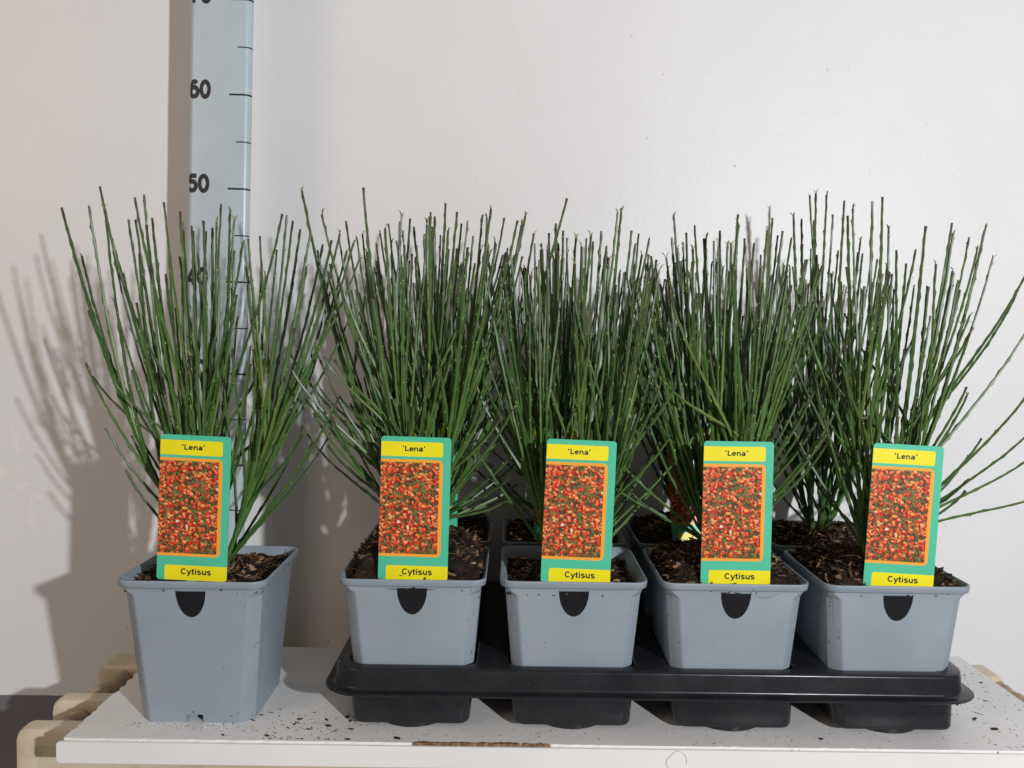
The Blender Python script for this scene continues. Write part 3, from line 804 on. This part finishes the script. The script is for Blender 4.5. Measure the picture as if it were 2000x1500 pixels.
def plant_label(x, y, z, lean, turn, back, label):
    root = empty('plant_label', (x, y, z))
    root.rotation_euler = (Matrix.Rotation(R(turn), 3, 'Z') @ Matrix.Rotation(R(-back), 3, 'X') @ Matrix.Rotation(R(lean), 3, 'Y')).to_euler()
    tag(root, label, 'plant label', 'plant labels')
    link('card', CARD, root); link('stake', STAKE, root)
    b = link('name_band', BAND, root); link('lettering', NAME, b)
    p = link('photo_border', BORD, root); link('flower_photo', PHOTO, p)
    s = link('species_band', LOWB, root); link('lettering', KIND, s)
LB = 'green and yellow plant label '
for a in ((-27.37, 73.2, 12.75, 2.0, 0, 0.5, LB + 'in the single pot standing beside the tray'),
          (-8.42, 73.95, 12.80, 1.1, 0, 0.5, LB + 'in the outer-row pot heaped with bark soil'),
          (5.73, 73.95, 12.72, 1.8, 1, 0.5, LB + 'in the outer-row pot with sunken soil'),
          (19.65, 73.95, 12.78, 0.1, 0, 0.5, LB + 'in the outer-row pot beside the sparse corner plant'),
          (33.8, 73.95, 12.70, 2.5, -1, 0.5, LB + 'in the pot of the sparse outer corner plant'),
          (-8.5, 88.6, 12.9, 0.3, 4, 2.0, LB + 'half hidden by stems behind the heaped-soil pot'),
          (5.5, 88.6, 12.7, -1.0, -8, 1.0, LB + 'nearly hidden behind the sunken-soil pot'),
          (19.9, 88.6, 12.8, -2.5, 5, 10.0, LB + 'streaked with white glare, standing in the wall-side row')):
    plant_label(*a)

# ------------------------------------------------------------------ spilt soil and loose threads
def crumbs():
    rnd = random.Random(21); V = []; F = []; C = []
    def crumb(x, y, z, s, long=False):
        k = len(V); a = rnd.uniform(0, 3.14); e = rnd.uniform(1.2, 2.2) * (2.2 if long else 1); ca, sa = math.cos(a), math.sin(a)
        w = s * (0.35 if long else rnd.uniform(.55, 1)); h = s * rnd.uniform(.3, .6) * (0.5 if long else 1)
        ring = []
        for q in range(6):
            t = q * math.pi / 3 + rnd.uniform(-.3, .3); r = rnd.uniform(.75, 1.1)
            u, v2 = s * e * r * math.cos(t), w * r * math.sin(t)
            ring.append((x + u * ca - v2 * sa, y + u * sa + v2 * ca))
        V.extend([(p[0], p[1], z) for p in ring]); V.extend([(x + (p[0] - x) * .75, y + (p[1] - y) * .75, z + h) for p in ring]); V.append((x, y, z + h * 1.25))
        for q in range(6):
            F.append((k + q, k + (q + 1) % 6, k + 6 + (q + 1) % 6, k + 6 + q)); F.append((k + 6 + q, k + 6 + (q + 1) % 6, k + 12))
        F.append(tuple(k + q for q in range(5, -1, -1)))
        c = rnd.choice([(0.012, 0.008, 0.006), (0.022, 0.013, 0.009), (0.05, 0.027, 0.016), (0.09, 0.045, 0.025)])
        C.extend([(*c, 1)] * 13)
    for k in range(230):                       # between the lone pot and the tray
        crumb(rnd.gauss(-17.0, 3.6), min(max(rnd.gauss(73.2, 2.2), 70.9), 85), 0.0, rnd.uniform(.02, .07) * (1 if rnd.random() < .85 else 2.2), rnd.random() < .25)
    for k in range(90):                        # round the foot of the lone pot
        crumb(rnd.uniform(-33, -21.5), 73.5 - abs(rnd.gauss(0, .6)) - 0.0, 0.0, rnd.uniform(.02, .06), rnd.random() < .3)
    for k in range(170):                       # along the front of the tray
        crumb(rnd.uniform(-14, 42), rnd.uniform(70.7, 73.6), 0.0, rnd.uniform(.015, .06), rnd.random() < .35)
    for k in range(150):                       # beyond the end of the tray
        x = rnd.uniform(40.5, 48.6); crumb(x, rnd.uniform(71, 91), 0.0, rnd.uniform(.02, .08) * (1 if rnd.random() < .85 else 1.8), rnd.random() < .4)
    for x, y, s in ((-15.6, 73.4, .20), (-14.3, 75.2, .17), (-18.4, 74.6, .16), (-17.2, 72.7, .18), (-19.0, 72.9, .12), (-9.3, 71.2, .30), (-20.4, 71.4, .17), (-16.0, 74.6, .15), (-18.6, 73.6, .14),
                    (42.4, 76.5, .24), (43.1, 74.5, .26), (42.4, 79.6, .24), (45.6, 80.5, .15), (46.8, 73.6, .13), (44.3, 84.0, .16), (26.9, 72.2, .18)):
        crumb(x, y, 0.0, s)
    return mesh('soil_crumbs', V, F, M['chips'], recalc=False, cols=C)
tag(link('soil_crumbs', crumbs()), 'dark soil crumbs spilt over the white board round the pots', 'soil crumbs', None, 'stuff')

def thread(pts, r=0.012):
    P = [Vector(p) for p in pts]; V = []; F = []; K = 4; n = 10
    path = []
    for i in range(len(P) - 1):
        a = P[max(i - 1, 0)]; b = P[i]; c = P[i + 1]; d = P[min(i + 2, len(P) - 1)]
        for k in range(n):
            t = k / n
            path.append(0.5 * ((2 * b) + (c - a) * t + (2 * a - 5 * b + 4 * c - d) * t * t + (3 * b - a - 3 * c + d) * t ** 3))
    path.append(P[-1])
    for i, p in enumerate(path):
        d = (path[min(i + 1, len(path) - 1)] - path[max(i - 1, 0)]).normalized()
        ax = d.cross(Vector((0.3, 1, 0.2))).normalized(); ay = d.cross(ax)
        for k in range(K): V.append(tuple(p + (ax * math.cos(k * math.pi / 2) + ay * math.sin(k * math.pi / 2)) * r))
    for i in range(len(path) - 1):
        for k in range(K): F.append((i * K + k, i * K + (k + 1) % K, (i + 1) * K + (k + 1) % K, (i + 1) * K + k))
    return mesh('loose_fibre', V, F, M['thread'], recalc=False)
for pts, lab in (([(13.6, 70.16, -1.9), (13.3, 70.16, -1.2), (13.8, 70.16, -0.5), (14.3, 70.16, -0.25), (14.9, 70.16, -0.7), (15.0, 70.16, -1.3)], 'fine dark fibre looped over the front edge strip of the white board'),
                 ([(20.9, 73.02, 12.75), (21.4, 72.98, 12.2), (22.3, 72.98, 11.95), (23.2, 73.02, 12.3)], 'fine curled fibre hanging under the rim of an outer-row pot')):
    tag(link('loose_fibre', thread(pts)), lab, 'fibre', None)
